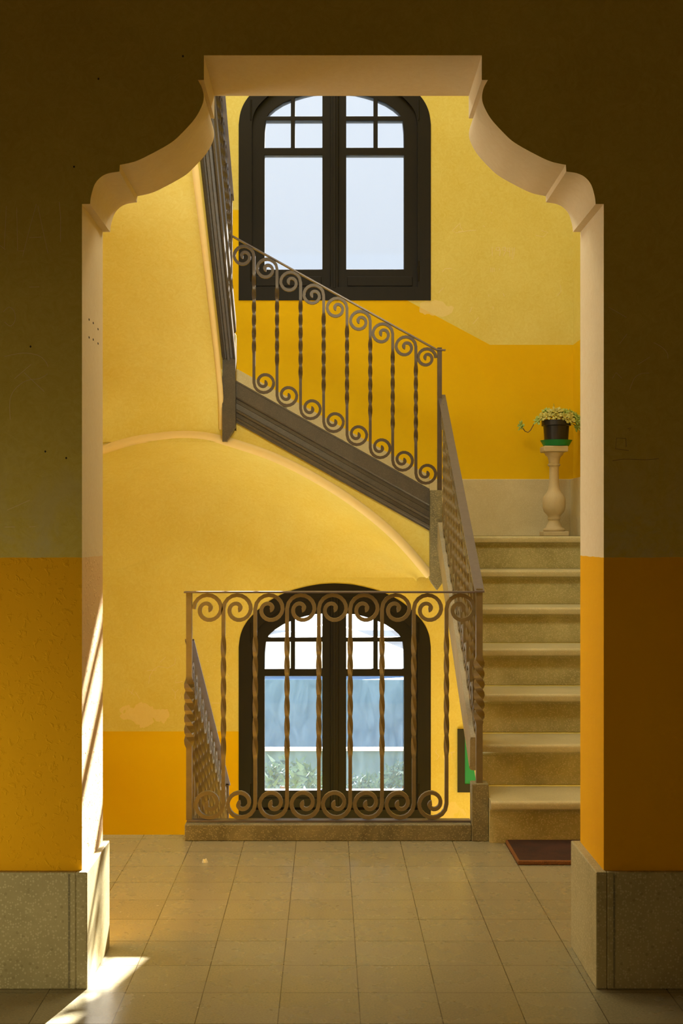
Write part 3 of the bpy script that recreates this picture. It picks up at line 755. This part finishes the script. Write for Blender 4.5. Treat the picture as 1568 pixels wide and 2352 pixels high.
sp_pts = [plantp(*q, .02)+Vector((0, 0, dz)) for q in ((735, 155), (742, 200), (738, 300))]
obj('stem', tube(bmesh.new(), sp_pts, .0014, 6), M['leaf'], pot, sm=60)

# ------------------------------------------------------------------ doormat, paper scrap, notice board
nb = NB('coir_mat'); x, y, z = nb.xyz()
ed = nb.math('MAXIMUM', nb.math('GREATER_THAN', nb.math('ABSOLUTE', nb.math('SUBTRACT', x, .98)), .292), nb.math('GREATER_THAN', nb.math('ABSOLUTE', nb.math('SUBTRACT', y, 4.664)), .149))
c = nb.mix(nb.ramp(nb.noise(9, 4, .6), [(.35, 0.), (.65, 1.)]), (.075, .020, .007), (.035, .011, .005))
c = nb.mix(nb.math('MULTIPLY', ed, .85), c, (.36, .13, .02)); c = nb.mix(nb.math('MULTIPLY', nb.noise(300, 2), .5), c, (.03, .012, .006)); nb.bump(nb.noise(260, 3, .7), 1.0, .006)
M['mat'] = nb.fin(c, .95)
mat_ = boxo('doormat', (.681, 1.285, 4.505, 4.822, .0005, .016), M['mat'], None, .004)
tag(mat_, 'dark red brown coir doormat at the foot of the steps', 'doormat')
bm = bmesh.new(); p = P(470, 1983, 0); c0 = Vector(((471-CX)*4.54/F, 4.54, 0))
pts = [(-.011, 0), (-.006, -.006), (.004, -.005), (.012, -.001), (.008, .006), (-.003, .008), (-.009, .005)]
v0 = [bm.verts.new((c0.x+a, c0.y+b, .0006)) for a, b in pts]; v1 = [bm.verts.new((c0.x+a*.6-.002, c0.y+b*.7, .012+.004*math.sin(i*2.1))) for i, (a, b) in enumerate(pts)]
for i in range(7): bm.faces.new((v0[i], v0[(i+1) % 7], v1[(i+1) % 7], v1[i]))
bm.faces.new(v0[::-1]); bm.faces.new(v1)
M['paper'] = plainm('white_paper', (.85, .82, .70), .8)
tag(obj('paper_scrap', bm, M['paper']), 'tiny crumpled white paper scrap lying on the tiles left of the curb', 'paper')
a = W7(1050, 1819); b = W7(1050, 1674); wdt = .46
M['black'] = plainm('black_board', (.012, .012, .011), .5); M['green'] = plainm('green_board', (.008, .30, .13), .5, (.008, .27, .115))
nbd = thing('notice_board', 'black framed green notice on the lower back wall, half behind the flight', 'sign', (a[0]+wdt/2, YW-.012, (a[1]+b[1])/2))
fr_ = plate('frame', [(a[0], a[1]), (a[0]+wdt, a[1]), (a[0]+wdt, b[1]), (a[0], b[1])], [[(a[0]+.043, a[1]+.048), (a[0]+wdt-.043, a[1]+.048), (a[0]+wdt-.043, b[1]-.048), (a[0]+.043, b[1]-.048)]], YW-.014, YW-.001, M['black'], nbd)
boxo('panel', (a[0]+.0435, a[0]+wdt-.0435, YW-.009, YW-.0015, a[1]+.0485, b[1]-.0485), M['green'], nbd)

# ------------------------------------------------------------------ scratches and marks on the plaster (children of their wall)
def strokes(name, wall, Y, lines, mat, r=.0016, front=True):
    bm = bmesh.new()
    for ln in lines:
        pts = [P(x, y, Y) for x, y in ln]
        tube(bm, [(p.x, Y-.0002, p.z) for p in pts], r, 5)
    o = obj(name, bm, mat, wall)
    # flatten toward the wall so the marks lie on the plaster
    for v in o.data.vertices: v.co.y = Y+(v.co.y-Y)*.35
    return o
def Z1(x, y): return (1000+x/4.612, 460+y/4.612)
num = [[(598, 495), (600, 590)], [(672, 500), (645, 500), (640, 525), (665, 535), (682, 515), (676, 498), (684, 540), (678, 590)], [(735, 498), (712, 500), (705, 522), (728, 532), (745, 512), (738, 495), (738, 545), (718, 588)],
       [(765, 500), (757, 535), (785, 548), (790, 545)], [(785, 500), (785, 600)], [(810, 500), (812, 560), (806, 600)], [(835, 500), (830, 570), (815, 622), (800, 615)]]
strokes('scratched_numerals', wb, YW, [[Z1(*p) for p in l] for l in num], M['scratch'], .0020)
l2 = [[(430, 315), (330, 325), (220, 345), (178, 322), (230, 270), (258, 240), (262, 285), (290, 325), (240, 330)], [(505, 268), (522, 285)], [(588, 135), (600, 130)], [(715, 985), (730, 1020)], [(560, 1000), (562, 1020)], [(605, 1125), (612, 1155)], [(672, 725), (682, 738)], [(455, 1240), (395, 1310)], [(385, 1135), (360, 1190)], [(1320, 900), (1330, 960), (1290, 1010)], [(1120, 320), (1190, 340), (1140, 390), (1060, 370)], [(585, 710), (585, 760)], [(602, 715), (602, 765)], [(620, 715), (620, 760)], [(70, 760), (100, 725), (170, 725)], [(30, 980), (85, 925)]]
strokes('scratch_marks', wb, YW, [[Z1(*p) for p in l] for l in l2], M['scratch'], .0015)
def Z3(x, y): return (240+x/5.227, 1500+y/5.227)
l3 = [[(275, 435), (360, 505)], [(345, 435), (315, 500)], [(810, 430), (848, 475), (885, 435)], [(848, 475), (848, 550)], [(905, 545), (925, 475), (945, 545)], [(370, 465), (420, 550)], [(510, 210), (560, 205), (625, 205)], [(850, 60), (845, 130), (760, 180), (650, 160), (590, 195), (540, 280), (530, 370)], [(665, 110), (735, 45)], [(850, 330), (850, 360), (940, 340)], [(860, 262), (875, 268)], [(1230, 95), (1250, 100)], [(1310, 155), (1325, 150)], [(1290, 598), (1385, 600)], [(1240, 290), (1255, 285)], [(1470, 245), (1495, 280)], [(850, 745), (865, 742)]]
strokes('scratched_letters', wb, YW, [[Z3(*p) for p in l] for l in l3], M['scratch'], .0015)
l5 = [[(1003, 1720), (1000, 1728), (1008, 1737), (1002, 1745)], [(1030, 1730), (1044, 1727)], [(1037, 1729), (1038, 1745)], [(1018, 1735), (1020, 1745)]]
strokes('scratched_letters', wb, YW, l5, M['scratch'], .0018)
def Z2(x, y): return (x/6.533, 420+y/6.533)
l4 = [[(95, 350), (65, 975)], [(250, 370), (265, 1020), (360, 1020)], [(545, 320), (450, 660), (340, 1100)], [(570, 350), (640, 700), (720, 1060)], [(440, 820), (620, 815)], [(890, 290), (910, 540), (905, 890)], [(0, 940), (80, 1000)], [(440, 1565), (590, 1560)]]
strokes('scratched_letters', wf, YF, [[Z2(*p) for p in l] for l in l4], M['scratch_dim'], .0009)
def ZL(x, y): return (x/3.792, 700+y/3.792)
l6 = [spline([(40, 450), (200, 420), (330, 440), (395, 490), (420, 540)], 4), spline([(415, 600), (350, 640), (220, 665), (120, 750), (85, 850), (90, 1000)], 4), [(125, 645), (270, 520)], [(210, 590), (385, 755)], spline([(30, 60), (80, 20), (125, 60), (130, 140), (90, 185), (40, 150)], 4), [(40, 1935), (130, 1935)], [(255, 1935), (310, 1930)], [(60, 1790), (260, 1700)]]
strokes('scratch_marks', wf, YF, [[ZL(*p) for p in l] for l in l6], M['scratch_dim'], .0009)
def ZR(x, y): return (1380+x/3.792, 700+y/3.792)
l7 = [[(215, 1165), (135, 1160), (125, 1255), (240, 1270)], [(215, 1165), (218, 1240)], spline([(100, 1360), (200, 1345), (390, 1350), (500, 1340)], 4), [(230, 1080), (262, 1072), (245, 1095)]]
strokes('pencil_marks', wf, YF, [[ZR(*p) for p in l] for l in l7], M['pencil'], .0007)
l8 = [spline([(460, 330), (530, 370), (575, 420), (582, 470)], 4), spline([(420, 595), (350, 600), (290, 640), (250, 740)], 4), [(65, 20), (220, 110)], [(320, 520), (425, 455)], [(160, 340), (225, 255)], [(100, 640), (130, 590), (180, 640)]]
strokes('scratch_marks', wf, YF, [[ZR(*p) for p in l] for l in l8], M['scratch_dim'], .0008)
bm = bmesh.new()
for x, y in ((420, 129), (226, 181), (170, 383), (70, 796), (104, 1037), (152, 1052)):
    p = P(x, y, YF); lathe(bm, [(.0026, 0), (.001, .0008)], (0, 0, 0), 7)
    for v in list(bm.verts)[-14:]: v.co = Vector((p.x+v.co.x, YF-v.co.z, p.z+v.co.y*1.2))
obj('nail_hole', bm, M['hole'], wf)
# little drill holes in the left reveal of the opening
bm = bmesh.new()
for x, y in ((204.5, 734), (214, 742), (225, 756), (204.5, 775), (214, 780), (225, 789)):
    xx = XC-599*px2; Yd = xx*F/(x-CX); p = P(x, y, Yd)
    lathe(bm, [(.004, 0), (.002, .001)], (0, 0, 0), 7)
    for v in list(bm.verts)[-14:]: v.co = Vector((p.x+v.co.z, p.y+v.co.x*2, p.z+v.co.y*.9))
obj('drill_hole', bm, M['hole'], wf)

# ------------------------------------------------------------------ outside, seen through the dusty lower window
def rayp(px, py, Y): return P(px, py, Y)
M['ground'] = plainm('outside_ground', (.05, .08, .08), .9, (.03, .05, .05), .8)
struct(boxo('ground', (-60, 60, 8.6, 140, -3.6, -3.5), M['ground']))
M['pale'] = plainm('pale_render', (.70, .74, .80), .8, (.64, .68, .74), 2)
M['blue'] = plainm('blue_grey_render', (.05, .12, .23), .8, (.035, .09, .18), 1.2)
M['hill'] = plainm('far_slope', (.010, .022, .040), .9, (.016, .03, .05), .12)
M['bush'] = plainm('bush_leaves', (.05, .12, .10), .8, (.02, .05, .045), 5)
M['coping'] = plainm('wall_coping', (.95, .95, .95), .6)
YH = 15.0; sH = YH/F
def hx(px): return (px-CX)*sH
def hzz(py): return EYE-(py-CY)*sH
house = thing('neighbouring_house', 'pale gabled outbuilding seen through the lower window', 'building', (0, YH, -3.5))
obj('gable_wall', prism(bmesh.new(), [(hx(400), YH, -3.5), (hx(1150), YH, -3.5), (hx(1150), YH, hzz(1560)), (hx(990), YH, hzz(1520)), (hx(768), YH, hzz(1432)), (hx(560), YH, hzz(1475)), (hx(400), YH, hzz(1540))], (0, .3, 0)), M['pale'], house)
boxo('lower_wall', (hx(380), hx(1180), YH-.6, YH-.02, -3.5, hzz(1548)), M['blue'], house)
tr = boxo('garden_wall', (hx(380)*.9, hx(1180)*.9, 13.0, 13.05, -3.5, EYE-(1724-CY)*13/F), M['blue'])
tag(tr, 'low garden wall with a white coping behind the bushes outside the lower window', 'wall')
boxo('coping', (hx(380)*.9, hx(1180)*.9, 12.97, 13.06, EYE-(1723.9-CY)*13/F, EYE-(1718-CY)*13/F), M['coping'], tr)
slope = obj('ground', prism(bmesh.new(), [(-40, 30, -3.5), (-40, 60, -3.5), (-40, 60, -.2), (-40, 34, -1.4)], (80, 0, 0)), M['hill']); struct(slope)
def bush(px, py, R, Y, label):
    c = P(px, py, Y); bm = bmesh.new()
    for j in range(420):
        th = random.uniform(0, 2*math.pi); ph = math.acos(random.uniform(-.3, 1)); rr = R*random.uniform(.55, 1)
        q = c+Vector((rr*math.sin(ph)*math.cos(th)*1.3, rr*math.sin(ph)*math.sin(th), rr*math.cos(ph)*.9))
        d = Vector((random.uniform(-1, 1), random.uniform(-1, 1), random.uniform(-.2, 1))).normalized(); s_ = d.orthogonal().normalized()
        L = random.uniform(.05, .11)
        bm.faces.new([bm.verts.new(q-s_*L*.25), bm.verts.new(q+d*L), bm.verts.new(q+s_*L*.25)])
    t = thing('bush', label, 'bush', (c.x, c.y, -3.5), 'bushes outside')
    obj('foliage', bm, M['bush'], t)
    obj('stem', tube(bmesh.new(), [(c.x, c.y, -3.5), (c.x+.03, c.y, -2.6), (c.x, c.y, c.z)], .03, 8), M['stem'], t)
bush(650, 1805, .26, 11.0, 'bush outside behind the left pane of the lower window')
bush(725, 1830, .20, 11.55, 'small bush outside beside the middle of the lower window')
bush(840, 1830, .21, 12.05, 'bush outside low behind the right pane of the lower window')
bush(930, 1800, .24, 12.6, 'bush outside at the right edge of the lower window')
